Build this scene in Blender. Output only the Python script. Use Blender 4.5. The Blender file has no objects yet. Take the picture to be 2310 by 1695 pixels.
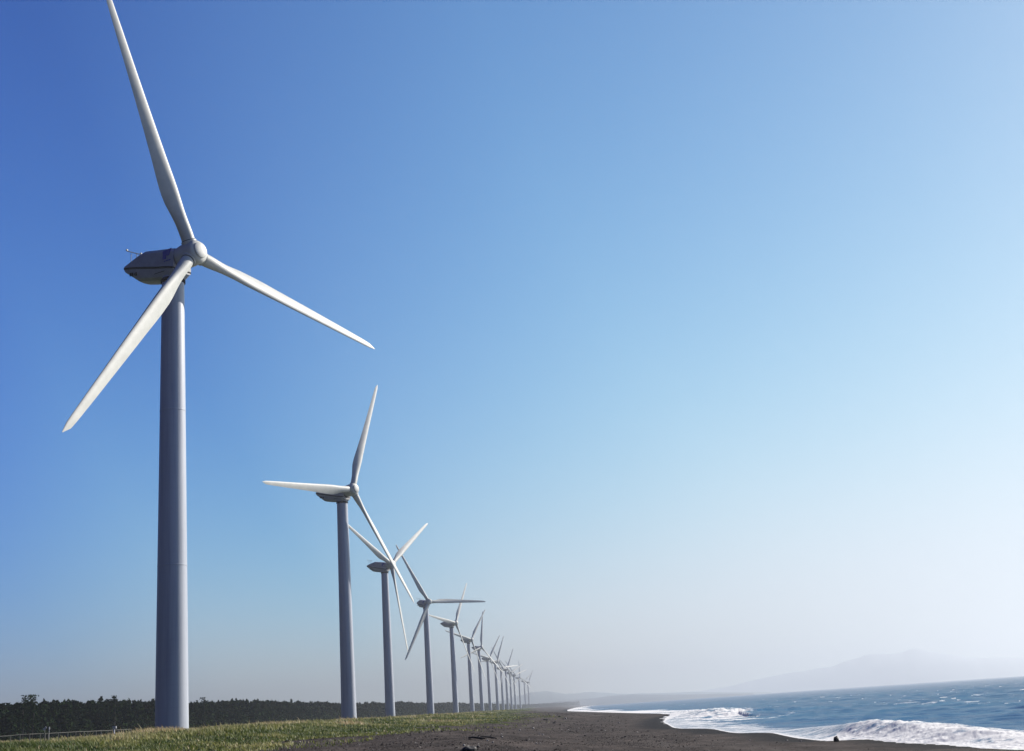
import bpy, math, random
import numpy as np

C = bpy.context.scene.collection
SC = bpy.context.scene

# ------------------------------------------------------------------ camera
EYE = 4.0                       # camera height above the sea, metres
FPX = 2850.0                    # focal length in pixels of the 2310 px wide photograph
ROLL = math.radians(3.9)
PITCH = math.radians(14.803)
F_ = np.array([0, math.cos(PITCH), math.sin(PITCH)])
R0_ = np.array([1.0, 0, 0]); U0_ = np.array([0, -math.sin(PITCH), math.cos(PITCH)])
R_ = math.cos(ROLL) * R0_ - math.sin(ROLL) * U0_
U_ = math.sin(ROLL) * R0_ + math.cos(ROLL) * U0_
cam_d = bpy.data.cameras.new("camera")
cam = bpy.data.objects.new("camera", cam_d); C.objects.link(cam)
import mathutils
M = mathutils.Matrix(((R_[0], U_[0], -F_[0], 0), (R_[1], U_[1], -F_[1], 0), (R_[2], U_[2], -F_[2], EYE), (0, 0, 0, 1)))
cam.matrix_world = M
cam_d.sensor_width = 36.0; cam_d.lens = FPX / 2310 * 36
cam_d.clip_start = 0.1; cam_d.clip_end = 60000
SC.camera = cam

# ------------------------------------------------------------------ sky and sun
SUN_AZ = math.radians(53); SUN_EL = math.radians(30)
world = bpy.data.worlds.new("World"); SC.world = world
world.use_nodes = True
wn = world.node_tree; wn.nodes.clear()
sky = wn.nodes.new("ShaderNodeTexSky"); sky.sky_type = 'NISHITA'; sky.sun_disc = False
sky.sun_elevation = SUN_EL; sky.sun_rotation = SUN_AZ
sky.air_density = 1.0; sky.dust_density = 0.3; sky.ozone_density = 3.0; sky.altitude = 0
# physical sky, given the contrast of the photograph's film and deepened away from the sun
sc0 = wn.nodes.new("ShaderNodeVectorMath"); sc0.operation = 'SCALE'; sc0.inputs["Scale"].default_value = 0.2
wn.links.new(sky.outputs[0], sc0.inputs[0])
ssp = wn.nodes.new("ShaderNodeSeparateXYZ"); wn.links.new(sc0.outputs[0], ssp.inputs[0])
scb = wn.nodes.new("ShaderNodeCombineXYZ")
for q_, gm_ in enumerate((2.1, 1.85, 1.6)):
    pw_ = wn.nodes.new("ShaderNodeMath"); pw_.operation = 'POWER'; pw_.inputs[1].default_value = gm_
    wn.links.new(ssp.outputs[q_], pw_.inputs[0]); wn.links.new(pw_.outputs[0], scb.inputs[q_])
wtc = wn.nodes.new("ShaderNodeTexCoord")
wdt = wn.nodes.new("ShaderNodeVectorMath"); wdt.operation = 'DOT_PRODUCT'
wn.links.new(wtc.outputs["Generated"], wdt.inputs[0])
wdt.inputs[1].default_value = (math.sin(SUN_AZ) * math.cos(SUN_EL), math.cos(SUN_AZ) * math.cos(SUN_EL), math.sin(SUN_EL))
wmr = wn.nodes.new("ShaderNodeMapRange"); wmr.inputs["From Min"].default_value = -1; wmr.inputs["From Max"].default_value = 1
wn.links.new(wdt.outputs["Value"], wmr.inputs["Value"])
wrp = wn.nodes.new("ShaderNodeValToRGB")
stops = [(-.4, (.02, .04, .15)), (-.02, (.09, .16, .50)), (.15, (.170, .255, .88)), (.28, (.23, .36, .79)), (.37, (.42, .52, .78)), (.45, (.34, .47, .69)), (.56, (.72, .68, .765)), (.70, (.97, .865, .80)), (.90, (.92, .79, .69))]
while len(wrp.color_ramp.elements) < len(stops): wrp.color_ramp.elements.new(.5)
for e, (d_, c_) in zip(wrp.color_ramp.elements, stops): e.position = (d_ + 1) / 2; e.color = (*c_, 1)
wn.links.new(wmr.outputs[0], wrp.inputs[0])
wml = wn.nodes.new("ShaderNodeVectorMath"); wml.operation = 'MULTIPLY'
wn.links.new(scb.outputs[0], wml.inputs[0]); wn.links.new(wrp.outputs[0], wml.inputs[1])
wsp = wn.nodes.new("ShaderNodeSeparateXYZ"); wn.links.new(wml.outputs[0], wsp.inputs[0])
wcb = wn.nodes.new("ShaderNodeCombineXYZ")
for q_, c_ in enumerate((.75, .85, .97)):           # soft shoulder: c (1 - exp(-1.5 v / c))
    m1_ = wn.nodes.new("ShaderNodeMath"); m1_.operation = 'MULTIPLY'; m1_.inputs[1].default_value = -1.5 / c_
    m2_ = wn.nodes.new("ShaderNodeMath"); m2_.operation = 'POWER'; m2_.inputs[0].default_value = math.e
    m3_ = wn.nodes.new("ShaderNodeMath"); m3_.operation = 'MULTIPLY_ADD'; m3_.inputs[1].default_value = -c_; m3_.inputs[2].default_value = c_
    wn.links.new(wsp.outputs[q_], m1_.inputs[0]); wn.links.new(m1_.outputs[0], m2_.inputs[1]); wn.links.new(m2_.outputs[0], m3_.inputs[0]); wn.links.new(m3_.outputs[0], wcb.inputs[q_])
sc1 = wn.nodes.new("ShaderNodeVectorMath"); sc1.operation = 'SCALE'; sc1.inputs["Scale"].default_value = 10.0
wn.links.new(wcb.outputs[0], sc1.inputs[0])
bg = wn.nodes.new("ShaderNodeBackground"); bg.inputs[1].default_value = 0.05
wo = wn.nodes.new("ShaderNodeOutputWorld")
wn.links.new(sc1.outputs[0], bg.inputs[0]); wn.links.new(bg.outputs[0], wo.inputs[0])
sl = bpy.data.lights.new("sun", 'SUN'); sl.energy = 5.0; sl.angle = math.radians(0.5); sl.color = (1.0, 0.94, 0.86)
so = bpy.data.objects.new("sun", sl); C.objects.link(so)
sd = mathutils.Vector((math.sin(SUN_AZ) * math.cos(SUN_EL), math.cos(SUN_AZ) * math.cos(SUN_EL), math.sin(SUN_EL)))
so.rotation_euler = sd.to_track_quat('Z', 'Y').to_euler(); so.location = (0, 0, 400)
SC.view_settings.view_transform = 'Standard'; SC.view_settings.look = 'None'
SC.view_settings.exposure = 1.0; SC.view_settings.gamma = 1.0
SC.render.engine = 'CYCLES'
SC.cycles.use_denoising = True
SC.cycles.max_bounces = 6; SC.cycles.volume_bounces = 1; SC.cycles.transparent_max_bounces = 8
SC.cycles.sample_clamp_indirect = 3.0; SC.cycles.sample_clamp_direct = 5.0

# ------------------------------------------------------------------ helpers
def tag(o, label=None, cat=None, group=None, kind=None):
    if label: o['label'] = label
    if cat: o['category'] = cat
    if group: o['group'] = group
    if kind: o['kind'] = kind
    return o

def empty(name, loc=(0, 0, 0), rz=0.0):
    o = bpy.data.objects.new(name, None); C.objects.link(o)
    o.location = loc; o.rotation_euler = (0, 0, rz); o.empty_display_size = 0.5
    return o

def mesh_obj(name, V, F, mat, parent=None, smooth=False, attrs=None, autosmooth=None):
    """V (n,3) array; F list/array of faces (array of quads or tris, or ragged list)"""
    me = bpy.data.meshes.new(name)
    V = np.asarray(V, dtype=np.float32)
    if isinstance(F, np.ndarray) and F.ndim == 2:
        n, k = F.shape
        me.vertices.add(len(V)); me.vertices.foreach_set("co", V.ravel())
        me.loops.add(n * k); me.loops.foreach_set("vertex_index", F.astype(np.int32).ravel())
        me.polygons.add(n)
        me.polygons.foreach_set("loop_start", np.arange(0, n * k, k, dtype=np.int32))
        me.polygons.foreach_set("loop_total", np.full(n, k, dtype=np.int32))
        me.update(calc_edges=True)
    else:
        me.from_pydata([tuple(map(float, v)) for v in V], [], [tuple(f) for f in F]); me.update()
    if smooth: me.polygons.foreach_set("use_smooth", np.ones(len(me.polygons), dtype=bool))
    if autosmooth is not None:
        try: me.set_sharp_from_angle(angle=autosmooth)
        except Exception: pass
    if attrs:
        for nm, arr in attrs.items():
            arr = np.asarray(arr, dtype=np.float32)
            if arr.ndim == 1:
                a = me.attributes.new(nm, 'FLOAT', 'POINT'); a.data.foreach_set("value", arr)
            else:
                a = me.color_attributes.new(nm, 'FLOAT_COLOR', 'POINT')
                c4 = np.ones((len(arr), 4), np.float32); c4[:, :3] = arr; a.data.foreach_set("color", c4.ravel())
    me.materials.append(mat)
    o = bpy.data.objects.new(name, me); C.objects.link(o)
    if parent is not None: o.parent = parent
    return o

class MB:
    def __init__(s): s.V = []; s.F = []
    def add(s, V, F):
        b = len(s.V); s.V += [tuple(v) for v in V]; s.F += [tuple(i + b for i in f) for f in F]
    def box(s, c, size, rot=None):
        hx, hy, hz = [q / 2 for q in size]
        P = np.array([(x, y, z) for z in (-hz, hz) for y in (-hy, hy) for x in (-hx, hx)])
        if rot is not None: P = P @ np.array(rot).T
        s.add(P + np.array(c), [(0, 2, 3, 1), (4, 5, 7, 6), (0, 1, 5, 4), (2, 6, 7, 3), (0, 4, 6, 2), (1, 3, 7, 5)])
    def tube(s, pts, rad, n=8, cap=True):
        pts = np.array(pts, float); m = len(pts)
        rad = np.broadcast_to(rad, (m,))
        V = []; prev = None
        for i in range(m):
            d = pts[min(i + 1, m - 1)] - pts[max(i - 1, 0)]; d /= np.linalg.norm(d)
            a = np.cross(d, [0, 0, 1.0]) if abs(d[2]) < .9 else np.cross(d, [1.0, 0, 0])
            a /= np.linalg.norm(a); b = np.cross(d, a)
            for k in range(n):
                t = 2 * math.pi * k / n
                V.append(pts[i] + rad[i] * (math.cos(t) * a + math.sin(t) * b))
        F = [(i * n + k, i * n + (k + 1) % n, (i + 1) * n + (k + 1) % n, (i + 1) * n + k) for i in range(m - 1) for k in range(n)]
        if cap: F += [tuple(range(n))[::-1], tuple((m - 1) * n + k for k in range(n))]
        s.add(V, F)
    def loft(s, rings, cap=True):
        m = len(rings); n = len(rings[0]); V = [p for r in rings for p in r]
        F = [(i * n + k, i * n + (k + 1) % n, (i + 1) * n + (k + 1) % n, (i + 1) * n + k) for i in range(m - 1) for k in range(n)]
        if cap: F += [tuple(range(n))[::-1], tuple((m - 1) * n + k for k in range(n))]
        s.add(V, F)
    def build(s, name, mat, parent=None, smooth=False, sharp=None):
        return mesh_obj(name, np.array(s.V), s.F, mat, parent, smooth, autosmooth=sharp)

def hash2(ix, iy, seed):
    h = (ix.astype(np.int64) * 374761393 + iy.astype(np.int64) * 668265263 + seed * 1442695041) & 0xffffffff
    h = ((h ^ (h >> 13)) * 1274126177) & 0xffffffff
    return ((h ^ (h >> 16)) & 0xffff) / 65535.0
def vnoise(x, y, seed=0):
    ix = np.floor(x); iy = np.floor(y); fx = x - ix; fy = y - iy
    fx = fx * fx * (3 - 2 * fx); fy = fy * fy * (3 - 2 * fy)
    a = hash2(ix, iy, seed); b = hash2(ix + 1, iy, seed); c = hash2(ix, iy + 1, seed); d = hash2(ix + 1, iy + 1, seed)
    return (a * (1 - fx) + b * fx) * (1 - fy) + (c * (1 - fx) + d * fx) * fy
def fbm(x, y, seed=0, octv=4):
    s = 0; a = .5; t = 0
    for o in range(octv):
        s = s + a * vnoise(x * 2 ** o + 17.3 * o, y * 2 ** o + 9.1 * o, seed + o); t += a; a *= .5
    return s / t           # 0..1
def sstep(a, b, x):
    t = np.clip((x - a) / (b - a), 0, 1); return t * t * (3 - 2 * t)

# directions taken from the survey of the photograph -> places in the world
def ray(px, py):
    d = F_ + R_ * (px - 1155) / FPX - U_ * (py - 847.5) / FPX
    return d / math.hypot(d[0], d[1])
def at(px, py, dist):          # point at horizontal distance dist
    d = ray(px, py) * dist; return np.array([d[0], d[1], d[2] + EYE])
def on_z(px, py, z):           # where the sight line meets height z
    d = ray(px, py); t = (z - EYE) / d[2]; return np.array([d[0] * t, d[1] * t, z])
def project(P):
    P = np.asarray(P, float) - np.array([0, 0, EYE]); z = P @ F_
    return 1155 + FPX * (P @ R_) / z, 847.5 - FPX * (P @ U_) / z

# ------------------------------------------------------------------ materials
def new_mat(name):
    m = bpy.data.materials.new(name); m.use_nodes = True
    nt = m.node_tree; b = nt.nodes["Principled BSDF"]
    return m, nt, b
def noise_node(nt, scale, detail=4, rough=.6, coord='Object', vec=None, dim='3D'):
    n = nt.nodes.new("ShaderNodeTexNoise"); n.inputs["Scale"].default_value = scale
    n.inputs["Detail"].default_value = detail; n.inputs["Roughness"].default_value = rough
    if vec is None:
        tc = nt.nodes.new("ShaderNodeTexCoord"); vec = tc.outputs[coord]
    nt.links.new(vec, n.inputs["Vector"]); return n
def ramp(nt, fac, stops):
    r = nt.nodes.new("ShaderNodeValToRGB"); el = r.color_ramp.elements
    while len(el) < len(stops): el.new(0.5)
    for e, (p, c) in zip(el, stops): e.position = p; e.color = (*c, 1)
    nt.links.new(fac, r.inputs[0]); return r
def simple(name, col, rough=.5, var=.15, scale=2.0, bump=0.0, spec=.5, metallic=0):
    m, nt, b = new_mat(name)
    n = noise_node(nt, scale)
    lo = tuple(c * (1 - var) for c in col); hi = tuple(min(1, c * (1 + var)) for c in col)
    r = ramp(nt, n.outputs[0], [(.3, lo), (.7, hi)])
    nt.links.new(r.outputs[0], b.inputs["Base Color"])
    b.inputs["Roughness"].default_value = rough; b.inputs["Specular IOR Level"].default_value = spec
    b.inputs["Metallic"].default_value = metallic
    if bump:
        bp = nt.nodes.new("ShaderNodeBump"); bp.inputs["Strength"].default_value = bump
        nt.links.new(n.outputs[0], bp.inputs["Height"]); nt.links.new(bp.outputs[0], b.inputs["Normal"])
    return m

def tower_paint():
    m, nt, b = new_mat("tower_paint")
    tc = nt.nodes.new("ShaderNodeTexCoord")
    mp = nt.nodes.new("ShaderNodeMapping"); mp.inputs["Scale"].default_value = (1.6, 1.6, .05)
    nt.links.new(tc.outputs["Object"], mp.inputs[0])
    n = noise_node(nt, 1.0, 5, .65, vec=mp.outputs[0])
    r = ramp(nt, n.outputs[0], [(.32, (.25, .27, .32)), (.5, (.315, .34, .385)), (.75, (.345, .37, .415))])
    # welded ring seams every few metres
    sp = nt.nodes.new("ShaderNodeSeparateXYZ"); nt.links.new(tc.outputs["Object"], sp.inputs[0])
    md = nt.nodes.new("ShaderNodeMath"); md.operation = 'MODULO'; nt.links.new(sp.outputs[2], md.inputs[0]); md.inputs[1].default_value = 2.9
    lt = nt.nodes.new("ShaderNodeMath"); lt.operation = 'LESS_THAN'; nt.links.new(md.outputs[0], lt.inputs[0]); lt.inputs[1].default_value = .05
    mx = nt.nodes.new("ShaderNodeMix"); mx.data_type = 'RGBA'
    mm = nt.nodes.new("ShaderNodeMath"); mm.operation = 'MULTIPLY'; nt.links.new(lt.outputs[0], mm.inputs[0]); mm.inputs[1].default_value = .18
    nt.links.new(mm.outputs[0], mx.inputs["Factor"]); nt.links.new(r.outputs[0], mx.inputs["A"]); mx.inputs["B"].default_value = (.2, .2, .2, 1)
    nt.links.new(mx.outputs["Result"], b.inputs["Base Color"])
    b.inputs["Roughness"].default_value = .38; b.inputs["Specular IOR Level"].default_value = .4
    return m
M_TOWER = tower_paint()
M_BLADE = simple("blade_gelcoat", (.40, .405, .375), .55, .10, .5, spec=.25)
M_NAC = simple("nacelle_paint", (.27, .28, .295), .5, .15, .8, spec=.3)
M_DARK = simple("dark_rubber", (.004, .004, .005), .8, spec=.1)
M_LOGO = simple("logo_blue", (.004, .010, .26), .4, .1)
M_STEEL = simple("galvanised_steel", (.25, .26, .27), .5, .2)

# ------------------------------------------------------------------ land height
def Dw(px, py, z): p = on_z(px, py, z + EYE); return math.hypot(p[0], p[1])
cps = []      # (x, y, z)
def cp(px, py, d): p = at(px, py, d); cps.append((p[0], p[1], p[2] - EYE))
for a in [(-150, 1700, 105), (0, 1690, 100), (300, 1695, 92), (600, 1695, 80), (900, 1695, 62), (1155, 1695, 50), (1500, 1695, 46),
          (1800, 1695, 52), (2100, 1695, 56), (640, 1673, 108), (850, 1657, 130), (1000, 1637, 170), (1150, 1626, 230),
          (1300, 1640, 130), (1300, 1610, 350), (1450, 1625, 200), (1240, 1607, 600), (0, 1690, 170), (45, 1687, 187), (150, 1680, 190), (150, 1682, 160),
          (250, 1672, 195), (250, 1674, 160), (300, 1666, 185), (330, 1657, 160), (387, 1653, 172), (387, 1657, 160), (440, 1655, 162), (480, 1649, 190), (560, 1643, 230), (613, 1638, 262), (700, 1634, 320),
          (790, 1629, 368), (882, 1621, 560), (-150, 1695, 190), (1210, 1603, 1200), (1195, 1601, 2000)]:
    cp(*a)
for x, y, z in [(-48, 172, .05), (-52, 367, .1), (-64, 581, .3), (-61, 766, .4), (-58, 968, .5), (-57, 1191, .6), (-54, 1361, .5),
                (-55, 1639, .5), (-49, 1752, .6), (-45, 2100, .8), (-40, 2577, 1.3), (-30, 2888, 2.0), (-14, 3494, 3.0),
                (-130, 330, .2), (-118, 450, .2), (-118, 730, .4), (-95, 1180, .5), (-60, 1500, .6)]:
    cps.append((x, y, z))
for az in range(-180, 181, 20):
    a = math.radians(az)
    for d, z in ((2, -1.62), (12, -1.62), (30, -1.6)):
        cps.append((math.sin(a) * d, math.cos(a) * d, z))
    if az < -30: 
        for d in (80, 200, 600, 3000): cps.append((math.sin(a) * d, math.cos(a) * d, -.3))
    if az > 30:
        for d in (80, 200): cps.append((math.sin(a) * d, math.cos(a) * d, -2.5))
cps = np.array(cps)
cu = np.stack([np.arctan2(cps[:, 0], cps[:, 1]) / .10, np.log(np.hypot(cps[:, 0], cps[:, 1])) / .28], 1)
# shoreline, from the edge of the swash
shore_px = [(2235, 1695), (2190, 1690), (2150, 1685), (2120, 1679), (2090, 1675), (2045, 1675), (2020, 1668.5), (2000, 1667), (1950, 1668),
            (1880, 1671.5), (1850, 1673), (1800, 1669.5), (1760, 1664), (1735, 1658), (1715, 1653), (1680, 1654), (1630, 1654.5), (1602, 1649),
            (1580, 1643.5), (1500, 1644.5), (1490, 1636), (1478, 1628), (1492, 1622), (1535, 1612.5), (1500, 1610.3), (1450, 1609.8), (1400, 1608.5), (1330, 1606.5), (1260, 1603.8)]
SH = [on_z(px, py, EYE - 3.5)[:2] for px, py in shore_px]
SH = [np.array([52.0, -400.0]), np.array([50.0, -20.0]), np.array([40.0, 30.0])] + SH + [np.array([150.0, 4200.0]), np.array([420., 7000.]), np.array([2500.0, 12500.0])]
SH = np.array(SH)
# light smoothing keeps the cusps but rounds their corners
def chaikin(P, n=1):
    for _ in range(n):
        Q = [P[0]]
        for a, b in zip(P[:-1], P[1:]): Q += [a * .75 + b * .25, a * .25 + b * .75]
        Q.append(P[-1]); P = np.array(Q)
    return P
SHC = chaikin(SH, 2)
def shore_dist(x, y):
    """signed distance to the shoreline, positive inland"""
    x = np.asarray(x, float); y = np.asarray(y, float)
    best = np.full(x.shape, 1e9); sgn = np.ones(x.shape)
    A = SHC[:-1]; B = SHC[1:]
    for a, b in zip(A, B):
        d = b - a; L = d @ d
        t = np.clip(((x - a[0]) * d[0] + (y - a[1]) * d[1]) / L, 0, 1)
        qx = x - a[0] - t * d[0]; qy = y - a[1] - t * d[1]; dd = np.hypot(qx, qy)
        m = dd < best; best = np.where(m, dd, best)
    # inside test: polygon closed far to the left
    poly = np.vstack([SHC, [[-20000, 12500], [-20000, -400]]])
    ins = np.zeros(x.shape, bool); j = len(poly) - 1
    for i in range(len(poly)):
        xi, yi = poly[i]; xj, yj = poly[j]
        if yi != yj:
            ins ^= ((yi > y) != (yj > y)) & (x < (xj - xi) * (y - yi) / (yj - yi) + xi)
        j = i
    return np.where(ins, best, -best)

def land_base(x, y):
    u = np.stack([np.arctan2(x, y) / .10, np.log(np.maximum(np.hypot(x, y), 1)) / .28], -1)
    num = np.zeros(x.shape); den = np.zeros(x.shape)
    for (cx, cy), z in zip(cu, cps[:, 2]):
        r2 = (u[..., 0] - cx) ** 2 + (u[..., 1] - cy) ** 2
        w = 1.0 / (r2 + .02) ** 2.2
        num += w * z; den += w
    return num / den
GRASS_PX = [(-200, 1760, 78), (300, 1730, 80), (480, 1694, 84), (560, 1684, 92), (640, 1674, 106), (700, 1666, 112), (770, 1662, 120), (850, 1658, 130), (900, 1653, 135), (930, 1648, 145),
            (1000, 1637, 172), (1080, 1631, 195), (1150, 1624, 250), (1180, 1613, 420), (1197, 1606, 900), (1203, 1603, 2200)]
GE = np.array([[-300., 20.]] + [at(a, b, d)[:2] for a, b, d in GRASS_PX] + [[0., 3600.], [-10., 9000.]])
def grass_dist(x, y):
    best = np.full(x.shape, 1e9)
    for a, b in zip(GE[:-1], GE[1:]):
        d = b - a; t = np.clip(((x - a[0]) * d[0] + (y - a[1]) * d[1]) / (d @ d), 0, 1)
        best = np.minimum(best, np.hypot(x - a[0] - t * d[0], y - a[1] - t * d[1]))
    poly = np.vstack([GE, [[-30000, 9000], [-30000, 20.]]])
    ins = np.zeros(x.shape, bool); j = len(poly) - 1
    for i in range(len(poly)):
        xi, yi = poly[i]; xj, yj = poly[j]
        if yi != yj: ins ^= ((yi > y) != (yj > y)) & (x < (xj - xi) * (y - yi) / (yj - yi) + xi)
        j = i
    return np.where(ins, best, -best)
def land_z(x, y, detail=True):
    z = land_base(x, y)
    s = shore_dist(x, y)
    # beach face: falls to the swash and on below the water
    r = np.hypot(x, y)
    face = -3.5 + np.where(s > 0, np.minimum(s, 14) * .035 + np.maximum(s - 14, 0) * .12, s * .07)
    z = np.where(s > 0, np.minimum(z, np.maximum(face, -3.5)), face)
    z = np.maximum(z, -8.0)
    if detail:
        g = sstep(-4, 6, grass_dist(x, y))
        amp = .05 + .22 * g * np.clip(r / 150, 0, 1)
        z = z + amp * (fbm(x / 7, y / 7, 3, 4) - .5) * 2 * sstep(-2, 6, s)
        z = z + .07 * (fbm(x / 1.1, y / 1.1, 8, 3) - .5) * sstep(0, 4, s) * np.exp(-r / 200)
        # footprints and scuffs on the near sand
        z = z - .06 * sstep(.62, .8, fbm(x / .45, y / .6, 21, 2)) * sstep(2, 8, s) * np.exp(-r / 120)
    return z + EYE

def polar_grid(az0, az1, naz, rs):
    az = np.linspace(az0, az1, naz); A, Rr = np.meshgrid(az, rs)
    x = Rr * np.sin(A); y = Rr * np.cos(A)
    n, m = A.shape
    i = np.arange(n - 1)[:, None] * m + np.arange(m - 1)[None, :]
    F = np.stack([i, i + 1, i + m + 1, i + m], -1).reshape(-1, 4)[:, ::-1]
    return x, y, F
def az_grid(azs, rs):
    A, Rr = np.meshgrid(azs, rs); x = Rr * np.sin(A); y = Rr * np.cos(A)
    n, m = A.shape
    i = np.arange(n - 1)[:, None] * m + np.arange(m - 1)[None, :]
    F = np.stack([i, i + m, i + m + 1, i + 1], -1).reshape(-1, 4)
    return x, y, F
rs = np.concatenate([np.linspace(.5, 30, 14), 30 * np.exp(np.arange(1, 480) * .0062), 30 * np.exp(480 * .0062) * np.exp(np.arange(0, 60) * .062)])
rs = rs[rs < 11600]
azs = np.radians(np.concatenate([np.linspace(-180, -30, 60)[:-1], np.linspace(-30, 30, 1050), np.linspace(30, 180, 60)[1:]]))
gx, gy, gF = az_grid(azs, rs)
gz = land_z(gx, gy)
gdist = grass_dist(gx, gy)

gsh = shore_dist(gx, gy)

def ground_mat():
    m, nt, b = new_mat("ground")
    at_g = nt.nodes.new("ShaderNodeAttribute"); at_g.attribute_name = "grass"
    at_w = nt.nodes.new("ShaderNodeAttribute"); at_w.attribute_name = "wet"
    at_s = nt.nodes.new("ShaderNodeAttribute"); at_s.attribute_name = "streak"
    tc = nt.nodes.new("ShaderNodeTexCoord")
    mpn = nt.nodes.new('ShaderNodeMapping'); mpn.inputs['Scale'].default_value = (1.0, .45, 1.0); nt.links.new(tc.outputs['Object'], mpn.inputs[0])
    n1 = noise_node(nt, .30, 7, .78, vec=mpn.outputs[0])
    n2 = noise_node(nt, 3.5, 5, .75, vec=tc.outputs["Object"])
    sand = ramp(nt, n1.outputs[0], [(.30, (.016, .0130, .0117)), (.48, (.040, .0335, .0305)), (.70, (.082, .069, .062))])
    sp = ramp(nt, n2.outputs[0], [(.33, (.35, .33, .32)), (.5, (.95, .95, .95)), (.66, (1.35, 1.3, 1.25)), (.74, (2.6, 2.5, 2.4))])
    mul = nt.nodes.new("ShaderNodeMix"); mul.data_type = 'RGBA'; mul.blend_type = 'MULTIPLY'; mul.inputs["Factor"].default_value = 1
    nt.links.new(sand.outputs[0], mul.inputs["A"]); nt.links.new(sp.outputs[0], mul.inputs["B"])
    stk = nt.nodes.new("ShaderNodeMix"); stk.data_type = 'RGBA'
    nt.links.new(at_s.outputs["Fac"], stk.inputs["Factor"]); nt.links.new(mul.outputs["Result"], stk.inputs["A"]); stk.inputs["B"].default_value = (.060, .052, .047, 1)
    wet = nt.nodes.new("ShaderNodeMix"); wet.data_type = 'RGBA'
    nt.links.new(at_w.outputs["Fac"], wet.inputs["Factor"]); nt.links.new(stk.outputs["Result"], wet.inputs["A"]); wet.inputs["B"].default_value = (.010, .009, .0095, 1)
    gr = ramp(nt, n1.outputs[0], [(.3, (.02, .026, .008)), (.5, (.04, .05, .014)), (.7, (.08, .08, .032))])
    mx = nt.nodes.new("ShaderNodeMix"); mx.data_type = 'RGBA'
    nt.links.new(at_g.outputs["Fac"], mx.inputs["Factor"]); nt.links.new(wet.outputs["Result"], mx.inputs["A"]); nt.links.new(gr.outputs[0], mx.inputs["B"])
    nt.links.new(mx.outputs["Result"], b.inputs["Base Color"])
    rr = nt.nodes.new("ShaderNodeMapRange"); nt.links.new(at_w.outputs["Fac"], rr.inputs["Value"]); rr.inputs["To Min"].default_value = .95; rr.inputs["To Max"].default_value = .8
    nt.links.new(rr.outputs[0], b.inputs["Roughness"])
    b.inputs["Specular IOR Level"].default_value = .03
    bp = nt.nodes.new("ShaderNodeBump"); bp.inputs["Strength"].default_value = .5; bp.inputs["Distance"].default_value = .12
    nt.links.new(n2.outputs[0], bp.inputs["Height"]); nt.links.new(bp.outputs[0], b.inputs["Normal"])
    return m
grass_a = sstep(-1.5, 1.5, gdist + 20 * (fbm(gx / 6, gy / 6, 5, 4) - .5) * np.clip(np.hypot(gx, gy) / 90, .3, 2))
wet_a = 1 - sstep(1.0, 5.0, gsh + 2 * (fbm(gx / 5, gy / 5, 31, 3) - .5))
wr = np.hypot(gx, gy)
streak_a = np.clip(sstep(.53, .70, fbm(gsh / 2.6 + 50, gy / 40, 77, 4)) * .8 * sstep(4, 9, gsh) * (1 - grass_a), 0, 1)
ground = mesh_obj("ground", np.stack([gx.ravel(), gy.ravel(), gz.ravel()], 1), gF, ground_mat(), smooth=True,
                  attrs={"grass": grass_a.ravel(), "wet": wet_a.ravel(), "streak": streak_a.ravel()})
tag(ground, kind='structure')
def gh(x, y):
    return float(land_z(np.array([float(x)]), np.array([float(y)]))[0])

# ------------------------------------------------------------------ water
def wpoly(pts, z=0.0): return np.array([on_z(px, py, z)[:2] for px, py in pts])
def in_poly(poly, x, y):
    ins = np.zeros(x.shape, bool); j = len(poly) - 1
    for i in range(len(poly)):
        xi, yi = poly[i]; xj, yj = poly[j]
        if yi != yj: ins ^= ((yi > y) != (yj > y)) & (x < (xj - xi) * (y - yi) / (yj - yi) + xi)
        j = i
    return ins
def edge_dist(poly, x, y):
    best = np.full(x.shape, 1e9)
    for a, b in zip(poly, np.roll(poly, -1, 0)):
        d = b - a; t = np.clip(((x - a[0]) * d[0] + (y - a[1]) * d[1]) / (d @ d), 0, 1)
        best = np.minimum(best, np.hypot(x - a[0] - t * d[0], y - a[1] - t * d[1]))
    return np.where(in_poly(poly, x, y), best, -best)
wr_ = np.concatenate([np.linspace(20, 52, 10)[:-1], 52 * np.exp(np.arange(0, 400) * .0032), 52 * np.exp(400 * .0032) * np.exp(np.arange(1, 300) * .0062), 52 * np.exp(400 * .0032 + 299 * .0062) * np.exp(np.arange(1, 75) * .05)])
wr_ = wr_[wr_ < 11650]
waz = np.radians(np.concatenate([np.linspace(-2, 1, 60)[:-1], np.linspace(1, 26, 950), np.linspace(26, 180, 120)[1:]]))
wx, wy, wF = az_grid(waz, wr_)
R2 = np.hypot(wx, wy)
ws = -shore_dist(wx, wy)                 # distance out to sea
wz = .46 * np.exp(-np.maximum(ws, 0) / 12.0) + np.where(ws < 0, .0, 0)
rng = np.random.default_rng(5)
# small wind sea
chop = np.zeros(wx.shape)
for k in range(34):
    lam = 1.4 * 1.115 ** k
    th = math.radians(215) + rng.normal(0, .45)   # travelling towards the shore
    kx = 2 * math.pi / lam * math.sin(th); ky = 2 * math.pi / lam * math.cos(th)
    amp = .025 * lam * math.exp(-(lam / 9) ** 2) + .011
    res = np.clip(lam / (R2 * .006 * 2.4), 0, 1)       # fade what the grid cannot carry
    chop += amp * res * np.sin(kx * wx + ky * wy + rng.uniform(0, 6.28))
sea_amp = sstep(0, 30, ws) * (.45 + .55 * sstep(15, 120, ws))
wz += chop * sea_amp
wz += .35 * sea_amp * (fbm(wx / 5, wy / 3, 60, 4) - .5) * np.clip(150 / R2, 0, 1)
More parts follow.
